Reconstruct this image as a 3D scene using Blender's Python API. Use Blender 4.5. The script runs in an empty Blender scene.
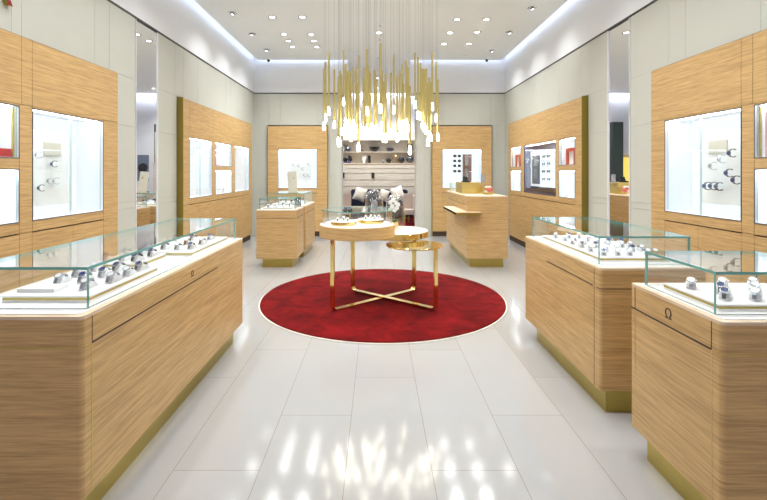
import bpy, bmesh, math, random
from mathutils import Vector, Matrix
PI = math.pi
rnd = random.Random(7)
C = bpy.context.scene.collection
F = 433.0; CX = 377.0; CY = 172.0; H = 1.55

# ------------------------------------------------------------------ materials
MATS = {}
def _mat(name):
    m = bpy.data.materials.new(name); m.use_nodes = True
    n = m.node_tree.nodes; n.clear()
    out = n.new('ShaderNodeOutputMaterial')
    MATS[name] = m
    return m, n, m.node_tree.links, out

def plain(name, col, rough=.5, metal=0., spec=.5, var=0., vscale=8., bump=0., bscale=200., coat=0.):
    m, n, l, out = _mat(name)
    b = n.new('ShaderNodeBsdfPrincipled')
    b.inputs['Roughness'].default_value = rough
    b.inputs['Metallic'].default_value = metal
    b.inputs['Specular IOR Level'].default_value = spec
    b.inputs['Coat Weight'].default_value = coat
    tc = n.new('ShaderNodeTexCoord')
    nz = n.new('ShaderNodeTexNoise'); nz.inputs['Scale'].default_value = vscale
    l.new(tc.outputs['Object'], nz.inputs['Vector'])
    mx = n.new('ShaderNodeMix'); mx.data_type = 'RGBA'
    mx.inputs['A'].default_value = tuple(c*(1-var) for c in col)+(1,)
    mx.inputs['B'].default_value = tuple(min(1, c*(1+var)) for c in col)+(1,)
    l.new(nz.outputs['Fac'], mx.inputs['Factor'])
    l.new(mx.outputs['Result'], b.inputs['Base Color'])
    if bump:
        n2 = n.new('ShaderNodeTexNoise'); n2.inputs['Scale'].default_value = bscale
        l.new(tc.outputs['Object'], n2.inputs['Vector'])
        bp = n.new('ShaderNodeBump'); bp.inputs['Strength'].default_value = bump; bp.inputs['Distance'].default_value = .01
        l.new(n2.outputs['Fac'], bp.inputs['Height']); l.new(bp.outputs['Normal'], b.inputs['Normal'])
    l.new(b.outputs[0], out.inputs[0])
    return m

def wood(name, dark, light, rough=.42, sc=(2., 2., 58.)):
    m, n, l, out = _mat(name)
    b = n.new('ShaderNodeBsdfPrincipled'); b.inputs['Roughness'].default_value = rough
    b.inputs['Specular IOR Level'].default_value = .35
    g = n.new('ShaderNodeNewGeometry')
    mp = n.new('ShaderNodeMapping'); mp.inputs['Scale'].default_value = sc
    mp.inputs['Rotation'].default_value = (0, 0, .03)
    l.new(g.outputs['Position'], mp.inputs['Vector'])
    n1 = n.new('ShaderNodeTexNoise'); n1.inputs['Scale'].default_value = 1.; n1.inputs['Detail'].default_value = 5.; n1.inputs['Roughness'].default_value = .65
    l.new(mp.outputs[0], n1.inputs['Vector'])
    mp2 = n.new('ShaderNodeMapping'); mp2.inputs['Scale'].default_value = (sc[0]*3, sc[1]*3, sc[2]*2.6)
    l.new(g.outputs['Position'], mp2.inputs['Vector'])
    n2 = n.new('ShaderNodeTexNoise'); n2.inputs['Scale'].default_value = 1.; n2.inputs['Detail'].default_value = 2.
    l.new(mp2.outputs[0], n2.inputs['Vector'])
    ad = n.new('ShaderNodeMath'); ad.operation = 'MULTIPLY_ADD'; ad.inputs[1].default_value = .55
    l.new(n1.outputs['Fac'], ad.inputs[0])
    ml = n.new('ShaderNodeMath'); ml.operation = 'MULTIPLY'; ml.inputs[1].default_value = .45
    l.new(n2.outputs['Fac'], ml.inputs[0]); l.new(ml.outputs[0], ad.inputs[2])
    cr = n.new('ShaderNodeValToRGB')
    cr.color_ramp.elements[0].position = .38; cr.color_ramp.elements[0].color = dark+(1,)
    cr.color_ramp.elements[1].position = .62; cr.color_ramp.elements[1].color = light+(1,)
    l.new(ad.outputs[0], cr.inputs[0]); l.new(cr.outputs[0], b.inputs['Base Color'])
    l.new(b.outputs[0], out.inputs[0])
    return m

def brass(name, col, rough):
    m, n, l, out = _mat(name)
    b = n.new('ShaderNodeBsdfPrincipled'); b.inputs['Roughness'].default_value = rough
    b.inputs['Metallic'].default_value = 1.; 
    g = n.new('ShaderNodeNewGeometry')
    mp = n.new('ShaderNodeMapping'); mp.inputs['Scale'].default_value = (3, 3, 260)
    l.new(g.outputs['Position'], mp.inputs['Vector'])
    n1 = n.new('ShaderNodeTexNoise'); n1.inputs['Scale'].default_value = 1.
    l.new(mp.outputs[0], n1.inputs['Vector'])
    mx = n.new('ShaderNodeMix'); mx.data_type = 'RGBA'
    mx.inputs['A'].default_value = tuple(c*.9 for c in col)+(1,); mx.inputs['B'].default_value = tuple(min(1, c*1.08) for c in col)+(1,)
    l.new(n1.outputs['Fac'], mx.inputs['Factor']); l.new(mx.outputs['Result'], b.inputs['Base Color'])
    l.new(b.outputs[0], out.inputs[0])
    return m

def glass(name, tint=(.97, .99, .985), ior=1.5, gloss=1., pw_=5.):
    m, n, l, out = _mat(name)
    t = n.new('ShaderNodeBsdfTransparent'); t.inputs[0].default_value = tint+(1,)
    g = n.new('ShaderNodeBsdfGlossy'); g.inputs['Roughness'].default_value = .01; g.inputs[0].default_value = (gloss, gloss, gloss, 1)
    lw = n.new('ShaderNodeLayerWeight'); lw.inputs['Blend'].default_value = .5
    pw = n.new('ShaderNodeMath'); pw.operation = 'POWER'; pw.inputs[1].default_value = pw_; l.new(lw.outputs['Facing'], pw.inputs[0])
    f = n.new('ShaderNodeMath'); f.operation = 'MULTIPLY_ADD'; r0 = ((ior-1)/(ior+1))**2
    f.inputs[1].default_value = 1-r0; f.inputs[2].default_value = r0; l.new(pw.outputs[0], f.inputs[0])
    mx = n.new('ShaderNodeMixShader')
    l.new(f.outputs[0], mx.inputs[0]); l.new(t.outputs[0], mx.inputs[1]); l.new(g.outputs[0], mx.inputs[2])
    l.new(mx.outputs[0], out.inputs[0])
    return m

def emit(name, col, s):
    m, n, l, out = _mat(name)
    e = n.new('ShaderNodeEmission'); e.inputs[0].default_value = col+(1,); e.inputs[1].default_value = s
    l.new(e.outputs[0], out.inputs[0])
    return m

def floor_mat():
    m, n, l, out = _mat('polished_tile')
    b = n.new('ShaderNodeBsdfPrincipled'); b.inputs['Roughness'].default_value = .10
    b.inputs['Specular IOR Level'].default_value = .5
    g = n.new('ShaderNodeNewGeometry'); sx = n.new('ShaderNodeSeparateXYZ'); l.new(g.outputs['Position'], sx.inputs[0])
    def mth(op, a, bb=None, c=None):
        q = n.new('ShaderNodeMath'); q.operation = op
        for i, v in enumerate((a, bb, c)):
            if v is None: continue
            if isinstance(v, (int, float)): q.inputs[i].default_value = v
            else: l.new(v, q.inputs[i])
        return q.outputs[0]
    u = mth('DIVIDE', mth('SUBTRACT', sx.outputs[0], .285), .448)
    col = mth('FLOOR', u); fu = mth('SUBTRACT', u, col)
    du = mth('MULTIPLY', mth('MINIMUM', fu, mth('SUBTRACT', 1., fu)), .448)
    v = mth('DIVIDE', mth('SUBTRACT', mth('SUBTRACT', sx.outputs[1], 2.25), mth('MULTIPLY', col, .51)), 1.53)
    rw = mth('FLOOR', v); fv = mth('SUBTRACT', v, rw)
    dv = mth('MULTIPLY', mth('MINIMUM', fv, mth('SUBTRACT', 1., fv)), 1.53)
    joint = mth('LESS_THAN', mth('MINIMUM', du, dv), .0014)
    nz = n.new('ShaderNodeTexNoise'); nz.inputs['Scale'].default_value = 2.2; nz.inputs['Detail'].default_value = 6
    l.new(g.outputs['Position'], nz.inputs['Vector'])
    wn = n.new('ShaderNodeTexWhiteNoise'); wn.noise_dimensions = '2D'
    cb = n.new('ShaderNodeCombineXYZ'); l.new(col, cb.inputs[0]); l.new(rw, cb.inputs[1]); l.new(cb.outputs[0], wn.inputs['Vector'])
    t = mth('ADD', mth('MULTIPLY', nz.outputs['Fac'], .5), mth('MULTIPLY', wn.outputs['Value'], .5))
    mx = n.new('ShaderNodeMix'); mx.data_type = 'RGBA'
    mx.inputs['A'].default_value = (.365, .362, .352, 1); mx.inputs['B'].default_value = (.40, .397, .388, 1)
    l.new(t, mx.inputs['Factor'])
    m2 = n.new('ShaderNodeMix'); m2.data_type = 'RGBA'; m2.inputs['B'].default_value = (.22, .18, .14, 1)
    l.new(joint, m2.inputs['Factor']); l.new(mx.outputs['Result'], m2.inputs['A'])
    l.new(m2.outputs['Result'], b.inputs['Base Color'])
    l.new(b.outputs[0], out.inputs[0])

def rug_mat():
    m, n, l, out = _mat('red_pile')
    b = n.new('ShaderNodeBsdfPrincipled'); b.inputs['Roughness'].default_value = .95
    b.inputs['Specular IOR Level'].default_value = .15
    b.inputs['Sheen Weight'].default_value = .0
    g = n.new('ShaderNodeNewGeometry')
    n1 = n.new('ShaderNodeTexNoise'); n1.inputs['Scale'].default_value = 3.2; n1.inputs['Detail'].default_value = 9; n1.inputs['Roughness'].default_value = .68; n1.inputs['Distortion'].default_value = .6
    l.new(g.outputs['Position'], n1.inputs['Vector'])
    cr = n.new('ShaderNodeValToRGB')
    cr.color_ramp.elements[0].position = .36; cr.color_ramp.elements[0].color = (.085, .0014, .0018, 1)
    cr.color_ramp.elements[1].position = .66; cr.color_ramp.elements[1].color = (.22, .005, .006, 1)
    l.new(n1.outputs['Fac'], cr.inputs[0]); l.new(cr.outputs[0], b.inputs['Base Color'])
    n2 = n.new('ShaderNodeTexNoise'); n2.inputs['Scale'].default_value = 160
    l.new(g.outputs['Position'], n2.inputs['Vector'])
    bp = n.new('ShaderNodeBump'); bp.inputs['Strength'].default_value = .5; bp.inputs['Distance'].default_value = .01
    l.new(n2.outputs['Fac'], bp.inputs['Height']); l.new(bp.outputs['Normal'], b.inputs['Normal'])
    l.new(b.outputs[0], out.inputs[0])

wood('oak', (.45, .28, .115), (.68, .45, .20))
wood('pale_oak', (.66, .50, .34), (.80, .66, .48))
wood('ash', (.58, .51, .41), (.78, .71, .60), sc=(1.5, 1.5, 40.))
plain('cream_panel', (.56, .565, .50), .55, var=.03, vscale=3)
plain('white_paint', (.84, .86, .89), .7, var=.01)
plain('ceiling_paint', (.86, .89, .88), .8, var=.01)
plain('white_lacquer', (.88, .88, .88), .35, var=.01)
plain('white_lining', (.86, .88, .92), .5, var=.01)
plain('cushion_grey', (.80, .81, .83), .6, var=.03)
plain('cream_leather', (.76, .70, .60), .55, var=.05)
plain('dark_seam', (.07, .045, .03), .7)
plain('dark_trim', (.06, .06, .06), .5)
plain('black_gloss', (.012, .013, .016), .2)
plain('navy_fabric', (.018, .022, .05), .9, var=.3, vscale=30)
plain('navy_panel', (.05, .05, .16), .35, var=.2)
plain('steel', (.62, .63, .66), .22, metal=1.)
plain('dark_steel', (.10, .11, .14), .3, metal=.6)
plain('blue_dial', (.02, .04, .16), .2)
plain('white_dial', (.75, .76, .78), .3)
plain('brown_leather', (.16, .07, .035), .6, var=.2, vscale=80)
plain('blue_leather', (.025, .035, .09), .6, var=.2, vscale=80)
plain('red_card', (.55, .012, .02), .45)
plain('dark_red', (.22, .008, .012), .3)
plain('pink_card', (.70, .42, .48), .5)
plain('petal_white', (.88, .87, .84), .6, var=.04, vscale=40)
plain('petal_pink', (.70, .20, .17), .6, var=.35, vscale=60)
plain('leaf_green', (.05, .13, .03), .5, var=.3, vscale=30)
plain('grey_cloth', (.17, .20, .26), .9, var=.4, vscale=50)
plain('dark_green', (.03, .045, .04), .5)
plain('beige_card', (.60, .57, .48), .5)
plain('cream_fabric', (.66, .60, .50), .9, var=.1, vscale=30, bump=.3)
plain('pink_beige', (.58, .48, .42), .7, var=.05)
plain('mirror', (.88, .89, .89), .0, metal=1.)
brass('brass', (.50, .39, .11), .3)
brass('brass_dark', (.34, .26, .06), .4)
brass('brass_tube', (.56, .475, .20), .5)
brass('brass_polished', (.86, .64, .24), .10)
brass('brass_satin', (.70, .56, .20), .38)
glass('clear_glass')
glass('case_glass', (.985, .995, .99), 1.5)
glass('dome_glass', (.92, .925, .925), 1.9, 1., 2.6)
plain('glass_edge', (.15, .42, .38), .08, spec=.8)
plain('glass_edge_pale', (.45, .62, .62), .1, spec=.8)
emit('cove_led', (.66, .77, 1.), 2.1)
emit('lounge_led', (.8, .84, 1.), 22.)
emit('lamp_white', (1., .98, .95), 6.)
emit('case_light', (.88, .94, 1.), .60)
emit('case_light_dim', (.86, .92, 1.), .62)
emit('case_led', (.9, .95, 1.), 17.)
emit('bulb_glow', (1., .94, .80), 12.)
emit('gold_glow', (1., .72, .16), .6)
floor_mat(); rug_mat()

# ------------------------------------------------------------------ mesh helpers
class MB:
    def __init__(s): s.bm = bmesh.new(); s.mi = 0
    def face(s, vs):
        try:
            f = s.bm.faces.new(vs); f.material_index = s.mi; return f
        except ValueError: return None
    def box(s, x0, x1, y0, y1, z0, z1, top_mi=None):
        v = [s.bm.verts.new(p) for p in ((x0,y0,z0),(x1,y0,z0),(x1,y1,z0),(x0,y1,z0),(x0,y0,z1),(x1,y0,z1),(x1,y1,z1),(x0,y1,z1))]
        for q in ((0,3,2,1),(4,5,6,7),(0,1,5,4),(1,2,6,5),(2,3,7,6),(3,0,4,7)): s.face([v[i] for i in q])
        return s
    def pane(s, x0, x1, y0, y1, z0, z1):
        """thin box: the two big faces are material 0, its edges material 1"""
        d = (x1-x0, y1-y0, z1-z0); k = d.index(min(d))
        v = [s.bm.verts.new(p) for p in ((x0,y0,z0),(x1,y0,z0),(x1,y1,z0),(x0,y1,z0),(x0,y0,z1),(x1,y0,z1),(x1,y1,z1),(x0,y1,z1))]
        for q, ax in (((0,3,2,1),2),((4,5,6,7),2),((0,1,5,4),1),((1,2,6,5),0),((2,3,7,6),1),((3,0,4,7),0)):
            s.mi = 0 if ax == k else 1; s.face([v[i] for i in q])
        s.mi = 0; return s
    def prism(s, pts, z0, z1):
        a = [s.bm.verts.new((x, y, z0)) for x, y in pts]; b = [s.bm.verts.new((x, y, z1)) for x, y in pts]
        n = len(pts)
        s.face(a[::-1]); s.face(b)
        for i in range(n): s.face([a[i], a[(i+1)%n], b[(i+1)%n], b[i]])
        return s
    def lathe(s, prof, cx=0, cy=0, seg=32, close=False):
        rings = []
        for r, z in prof:
            if r < 1e-6: rings.append([s.bm.verts.new((cx, cy, z))])
            else: rings.append([s.bm.verts.new((cx+r*math.cos(2*PI*i/seg), cy+r*math.sin(2*PI*i/seg), z)) for i in range(seg)])
        for A, B in zip(rings, rings[1:]):
            for i in range(seg):
                j = (i+1) % seg
                if len(A) == 1 and len(B) == 1: continue
                if len(A) == 1: s.face([A[0], B[j], B[i]])
                elif len(B) == 1: s.face([A[i], A[j], B[0]])
                else: s.face([A[i], A[j], B[j], B[i]])
        return s
    def cyl(s, cx, cy, z0, z1, r, seg=32): return s.lathe([(0, z0), (r, z0), (r, z1), (0, z1)], cx, cy, seg)
    def tube(s, pts, r, seg=8, caps=True, rs=None):
        pts = [Vector(p) for p in pts]; rings = []
        up = Vector((0, 0, 1))
        for i, p in enumerate(pts):
            d = (pts[min(i+1, len(pts)-1)] - pts[max(i-1, 0)]).normalized()
            a = d.cross(up)
            if a.length < 1e-3: a = d.cross(Vector((1, 0, 0)))
            a.normalize(); b = d.cross(a).normalized()
            rr = rs[i] if rs else r
            rings.append([s.bm.verts.new(p + a*rr*math.cos(2*PI*k/seg) + b*rr*math.sin(2*PI*k/seg)) for k in range(seg)])
        for A, B in zip(rings, rings[1:]):
            for k in range(seg): s.face([A[k], A[(k+1)%seg], B[(k+1)%seg], B[k]])
        if caps: s.face(rings[0][::-1]); s.face(rings[-1])
        return s
    def ribbon(s, prof, w, th, axis='x', off=0.):
        """prof: points (a,b) in the y-z plane; solid band of width w along x, thickness th"""
        n = len(prof); L = []
        for i, (a, b) in enumerate(prof):
            p0 = prof[max(i-1, 0)]; p1 = prof[min(i+1, n-1)]
            t = Vector((p1[0]-p0[0], p1[1]-p0[1])).normalized(); nn = Vector((-t.y, t.x))
            ww = w[i] if isinstance(w, (list, tuple)) else w
            q = []
            for sx, st in ((-1, -1), (1, -1), (1, 1), (-1, 1)):
                q.append(s.bm.verts.new((off+sx*ww/2, a+nn.x*st*th/2, b+nn.y*st*th/2)))
            L.append(q)
        for A, B in zip(L, L[1:]):
            for k in range(4): s.face([A[k], A[(k+1)%4], B[(k+1)%4], B[k]])
        s.face(L[0][::-1]); s.face(L[-1])
        return s
    def sphere(s, cx, cy, cz, rx, ry=None, rz=None, seg=16):
        ry = ry or rx; rz = rz or rx
        r = bmesh.ops.create_uvsphere(s.bm, u_segments=seg, v_segments=max(6, seg//2), radius=1)
        for v in r['verts']: v.co = Vector((cx+v.co.x*rx, cy+v.co.y*ry, cz+v.co.z*rz))
        for v in r['verts']:
            for f in v.link_faces: f.material_index = s.mi
        return s
    def xf(s, M):
        bmesh.ops.transform(s.bm, matrix=M, verts=s.bm.verts); return s
    def build(s, name, mats, parent=None, angle=35, bevel=0, loc=None):
        me = bpy.data.meshes.new(name)
        off = Vector(loc) if loc is not None else (Vector(parent['_w']) if parent is not None and '_w' in parent else Vector((0,0,0)))
        bmesh.ops.recalc_face_normals(s.bm, faces=s.bm.faces)
        if bevel:
            es = [e for e in s.bm.edges if len(e.link_faces) == 2 and e.calc_face_angle(0) > .6]
            bmesh.ops.bevel(s.bm, geom=es, offset=bevel, segments=2, affect='EDGES', clamp_overlap=True)
        bmesh.ops.translate(s.bm, verts=s.bm.verts, vec=-off)
        for f in s.bm.faces: f.smooth = True
        s.bm.to_mesh(me); s.bm.free()
        me.set_sharp_from_angle(angle=math.radians(angle))
        if isinstance(mats, str): mats = [mats]
        for m in mats: me.materials.append(MATS[m])
        o = bpy.data.objects.new(name, me); C.objects.link(o)
        if parent is not None: o.parent = parent; o['_w'] = list(off)
        if loc is not None and parent is None: o.location = loc
        return o

def tag(o, label, cat, group=None):
    o['label'] = label; o['category'] = cat
    if group: o['group'] = group
    return o
def thing(name, label, cat, loc, group=None):
    o = bpy.data.objects.new(name, None); C.objects.link(o); o.location = loc
    o.empty_display_size = .1; o['_w'] = list(loc)
    return tag(o, label, cat, group)
def struct(o): o['kind'] = 'structure'; return o
def copy_tree(o, parent=None):
    c = o.copy(); C.objects.link(c); c.parent = parent
    for ch in [x for x in KIDS.get(o.name, [])]: copy_tree(ch, c)
    return c
KIDS = {}
def snap_kids():
    KIDS.clear()
    for o in C.objects:
        if o.parent: KIDS.setdefault(o.parent.name, []).append(o)
def dup(root, loc, rz=0, label=None, group=None, cat=None, rx=0, ry=0, sc=None):
    c = copy_tree(root); c.location = loc; c.rotation_euler = (rx, ry, rz)
    if sc: c.scale = (sc, sc, sc)
    if label: c['label'] = label
    if group: c['group'] = group
    if cat: c['category'] = cat
    return c
def rrect(x0, x1, y0, y1, r, seg=8):
    p = []
    for cx, cy, a0 in ((x1-r, y1-r, 0), (x0+r, y1-r, 90), (x0+r, y0+r, 180), (x1-r, y0+r, 270)):
        for i in range(seg+1):
            a = math.radians(a0+90*i/seg); p.append((cx+r*math.cos(a), cy+r*math.sin(a)))
    return p
def spot(name, loc, power, size=110, blend=.9, rad=.05, col=(.97, .99, 1.), parent=None):
    L = bpy.data.lights.new(name, 'SPOT'); L.energy = power; L.spot_size = math.radians(size); L.spot_blend = blend
    L.shadow_soft_size = rad; L.color = col
    o = bpy.data.objects.new(name, L); C.objects.link(o); o.location = loc
    if parent is not None: o.parent = parent; o.location = Vector(loc)-Vector(parent['_w'])
    return o

XL, XR, YB = -2.98, 3.10, 10.5
ZW, ZC = 3.475, 4.24
LB = 15.0     # lounge back wall
# ------------------------------------------------------------------ setting: floor
struct(MB().box(-3.5, 3.6, -1.2, LB+.2, -.1, 0).build('floor', 'polished_tile'))

# ------------------------------------------------------------------ walls
def panels(mb, fn, us, zs, depth, gap=.003, th=.02, skip=None):
    for i in range(len(us)-1):
        for j in range(len(zs)-1):
            if skip and skip((us[i]+us[i+1])/2, (zs[j]+zs[j+1])/2): continue
            fn(mb, us[i]+gap/2, us[i+1]-gap/2, zs[j]+gap/2, zs[j+1]-gap/2, 0, th)
def mapbox(side):
    # v is the depth into the wall from the wall surface
    if side == 'L': return lambda mb, u0, u1, z0, z1, v0, v1: mb.box(XL-v1, XL-v0, u0, u1, z0, z1)
    if side == 'R': return lambda mb, u0, u1, z0, z1, v0, v1: mb.box(XR+v0, XR+v1, u0, u1, z0, z1)
    return lambda mb, u0, u1, z0, z1, v0, v1: mb.box(u0, u1, YB+v0, YB+v1, z0, z1)
ZS = [0, 1.115, 1.19, 2.10, 2.685, ZW-.03]
ZS2 = [2.685, ZW-.03]
def side_wall(side, name, segs, units, top_us):
    f = mapbox(side); mb = MB()
    for us in segs:
        panels(mb, f, us, ZS[:5], 0)
        f(mb, us[0], us[-1], 0, 2.685, .02, .3)
    for us in top_us:
        panels(mb, f, us, ZS2, 0)
        f(mb, us[0], us[-1], 2.685, ZW-.03, .02, .3)
    f(mb, -1.2, YB+.3, ZW-.03, ZW-.005, .05, .3)
    o = mb.build(name, 'cream_panel'); struct(o)
    return f
fL = side_wall('L', 'wall_left', [[-1.2, .3, 1.5, 2.55], [4.84, 5.335], [5.895, 6.44], [10.01, 10.25, 10.5]], None,
               [[-1.2, .3, 1.5, 1.75, 2.4, 3.53, 3.63, 4.57, 4.82, 5.335], [5.895, 6.39, 6.66, 7.2, 8.55, 8.8, 9.7, 10.5]])
fR = side_wall('R', 'wall_right', [[-1.2, .3, 1.5, 2.55], [4.765, 5.295], [5.825, 6.35], [9.94, 10.2, 10.5]], None,
               [[-1.2, .3, 1.5, 1.75, 2.4, 3.4, 3.5, 4.35, 4.6, 5.295], [5.825, 6.3, 6.57, 7.4, 8.5, 8.75, 9.6, 10.5]])
# back wall with central opening
OX0, OX1 = -.863, .955
mb = MB(); fB = mapbox('B')
for us in ([XL, -2.86, -2.64], [-1.19, -1.02, OX0], [OX1, 1.15, 1.325], [2.77, 2.93, XR]):
    panels(mb, fB, us, ZS[:5], 0); fB(mb, us[0], us[-1], 0, 2.685, .02, .5)
for us in ([XL, -2.62, -2.35, -1.45, -1.19, OX0], [OX1, 1.33, 1.6, 2.5, 2.76, XR]):
    panels(mb, fB, us, ZS2, 0); fB(mb, us[0], us[-1], 2.685, ZW-.03, .02, .5)
fB(mb, -3.28, OX0, ZW-.03, ZW-.005, .05, .5); fB(mb, OX1, 3.4, ZW-.03, ZW-.005, .05, .5)
struct(mb.build('wall_back', 'cream_panel'))
# pilaster reveal to the lounge and lounge walls
mb = MB()
mb.box(-3.4, -3.28, 11.0, LB, 0, ZC); mb.box(3.4, 3.52, 11.0, LB, 0, ZC)
struct(mb.build('wall_lounge_sides', 'white_paint'))
struct(MB().box(-3.4, 3.52, LB, LB+.15, 0, 4.5).build('wall_lounge', 'white_paint'))
# upper upstand of the coffer (white), above the dark shadow gap
mb = MB()
mb.box(XL-.3, XL, -1.2, YB+.3, ZW, 4.5); struct(mb.build('trim_1', 'white_paint'))
mb = MB(); mb.box(XR, XR+.3, -1.2, YB+.3, ZW, 4.5); struct(mb.build('trim_2', 'white_paint'))
mb = MB(); mb.box(XL, -.70, YB, YB+.5, ZW, 4.5); mb.box(.80, XR, YB, YB+.5, ZW, 4.5); struct(mb.build('trim_3', 'white_paint'))
mb = MB()
mb.box(XL-.05, XL+.004, -1.2, YB, ZW-.03, ZW-.004); mb.box(XR-.004, XR+.05, -1.2, YB, ZW-.03, ZW-.004)
mb.box(XL+.004, OX0, YB-.004, YB+.05, ZW-.03, ZW-.004); mb.box(OX1, XR-.004, YB-.004, YB+.05, ZW-.03, ZW-.004)
struct(mb.build('trim_4', 'dark_trim'))
# ceiling raft + upper slab
mb = MB()
CXL, CXR, CYB = -2.865, 2.99, 10.39
mb.box(CXL, CXR, -1.2, CYB, ZC, ZC+.12)
mb.box(-.70, .80, CYB, 11.2, ZC, ZC+.12)
mb.box(-3.28, 3.4, 11.2, 14.85, ZC, ZC+.12)
struct(mb.build('ceiling', 'ceiling_paint'))
struct(MB().box(-3.4, 3.52, -1.2, LB+.2, 4.5, 4.6).build('ceiling_upper', 'white_paint'))
def led(x0, x1, y0, y1, name, label):
    mb = MB(); mb.box(x0, x1, y0, y1, ZC+.015, ZC+.075)
    o = mb.build(name, 'cove_led'); o['kind'] = 'structure'; return o
led(CXL-.012, CXL-.001, 1.2, CYB, 'trim_5', ''); led(CXR+.001, CXR+.012, 1.2, CYB, 'trim_6', '')
led(CXL, -.72, CYB+.001, CYB+.012, 'trim_7', ''); led(.82, CXR, CYB+.001, CYB+.012, 'trim_8', '')
led(-3.2, 3.3, 14.851, 14.862, 'trim_9', ''); bpy.data.objects['trim_9'].data.materials[0] = MATS['lounge_led']

# mirrors
for side, u0, u1, x, lab in (('L', 5.345, 5.885, XL, 'left'), ('R', 5.305, 5.815, XR, 'right')):
    s = 1 if side == 'L' else -1
    t = thing('wall_mirror', 'tall narrow floor to ceiling mirror let into the %s cream wall' % lab, 'mirror', (x, (u0+u1)/2, 0))
    def bx(a0, a1, uu0, uu1, z0, z1, nm, mt):
        xa, xb = sorted((x+s*a0, x+s*a1)); MB().box(xa, xb, uu0, uu1, z0, z1).build(nm, mt, t)
    bx(-.04, -.006, u0+.014, u1-.014, .01, ZW-.045, 'mirror_glass', 'mirror')
    bx(-.04, .006, u0, u0+.013, .0, ZW-.035, 'frame', 'cushion_grey'); bx(-.04, .006, u1-.013, u1, .0, ZW-.035, 'frame', 'cushion_grey')
    mb = MB(); fb = mapbox(side); fb(mb, u0-.009, u1+.009, 0, ZW-.03, .05, .3); struct(mb.build('wall_'+lab+'_recess', 'cream_panel'))

# ------------------------------------------------------------------ wall display units
def uaxis(side):
    """returns map (u,v,z)->(x,y,z); v counts from the unit's face into the wall"""
    if side == 'L': return lambda u, v, z: (XL+.09-v, u, z)
    if side == 'R': return lambda u, v, z: (XR-.09+v, u, z)
    return lambda u, v, z: (u, YB-.09+v, z)
def ubox(mb, ax, u0, u1, v0, v1, z0, z1, pane=False):
    a = ax(u0, v0, z0); b = ax(u1, v1, z1)
    q = (min(a[0], b[0]), max(a[0], b[0]), min(a[1], b[1]), max(a[1], b[1]), z0, z1)
    return mb.pane(*q) if pane else mb.box(*q)
ND = .30
def wall_unit(side, u0, u1, label, wins, wood_rects, doors, side_brass=()):
    ax = uaxis(side)
    base = ax((u0+u1)/2, .1, 0)
    t = thing('wall_display_cabinet', label, 'display cabinet', base)
    mb = MB(); mc = MB()
    for (a, b, z0, z1) in wood_rects:
        ubox(mb, ax, a+.0015, b-.0015, 0, .025, z0+.0015, z1-.0015)
        ubox(mc, ax, a, b, .025, .04, z0, z1)
    mb.build('front_panel', 'oak', t, bevel=.001)
    ubox(mc, ax, u0+.02, u1-.02, .345, .36, .1, 2.66)
    ubox(mc, ax, u0, u1, .02, .345, 2.655, 2.663); 
    for (a, b, z0, z1) in doors: ubox(mc, ax, a, b, .03, .04, z0, z1)
    mc.build('carcass', 'dark_seam', t)
    for (a, b, z0, z1) in doors:
        m = MB(); ubox(m, ax, a+.002, b-.002, .001, .026, z0+.002, z1-.003); m.build('door', 'oak', t)
    m = MB(); ubox(m, ax, u0+.01, u1-.01, .03, .05, 0, .12); m.build('toe_kick', 'brass_satin' if False else 'dark_seam', t)
    for uu, mt in side_brass:
        m = MB(); ubox(m, ax, min(uu, uu+.012), max(uu, uu+.012), -.001, .345, 0, 2.665); m.build('side_panel', mt, t)
    for w in wins:
        a, b, z0, z1 = w['r']; dark = w.get('dark')
        lin = w.get('lining', 'white_lining')
        m = MB(); e = .008
        ubox(m, ax, a, b, .001, ND, z1-e, z1); ubox(m, ax, a, b, .001, ND, z0, z0+e)
        ubox(m, ax, a, a+e, .001, ND, z0+e, z1-e); ubox(m, ax, b-e, b, .001, ND, z0+e, z1-e)
        n = m.build('niche', lin, t)
        m = MB(); ubox(m, ax, a+e, b-e, ND-.02, ND, z0+e, z1-e); m.build('light_panel', w.get('back', 'case_light'), n)
        # LED line at the head of the niche
        m = MB(); ubox(m, ax, a+.03, b-.03, .03, .05, z1-e-.008, z1-e-.001); m.build('led_strip', 'case_led', n)
        m = MB(); g = .006
        fr = w.get('frame', 'dark_steel')
        ubox(m, ax, a, b, -.003, .004, z1-g, z1); ubox(m, ax, a, b, -.003, .004, z0, z0+g)
        ubox(m, ax, a, a+g, -.003, .004, z0+g, z1-g); ubox(m, ax, b-g, b, -.003, .004, z0+g, z1-g)
        m.build('frame', fr, n)
        m = MB(); dv = w.get('div')
        if dv:
            ubox(m, ax, a+.012, dv, .010, .018, z0+.012, z1-.012, True); ubox(m, ax, dv+.002, b-.012, .022, .030, z0+.012, z1-.012, True)
        else: ubox(m, ax, a+.012, b-.012, .012, .02, z0+.012, z1-.012, True)
        m.build('glass_pane', ['clear_glass', 'glass_edge_pale'], n)
        if w.get('gold') is not None:
            gu = w['gold']; m = MB(); ubox(m, ax, gu+.004, gu+.02, .024, .036, z0+e, z1-e); m.build('gold_fin', 'brass_satin', n)
    return t, ax

def header(u0, u1, cuts, z0=2.10, z1=2.655):
    c = [u0]+cuts+[u1]; return [(c[i], c[i+1], z0, z1) for i in range(len(c)-1)]
def stack(a, b):   # full-height stile
    return [(a, b, 1.05, 2.10)]
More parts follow.
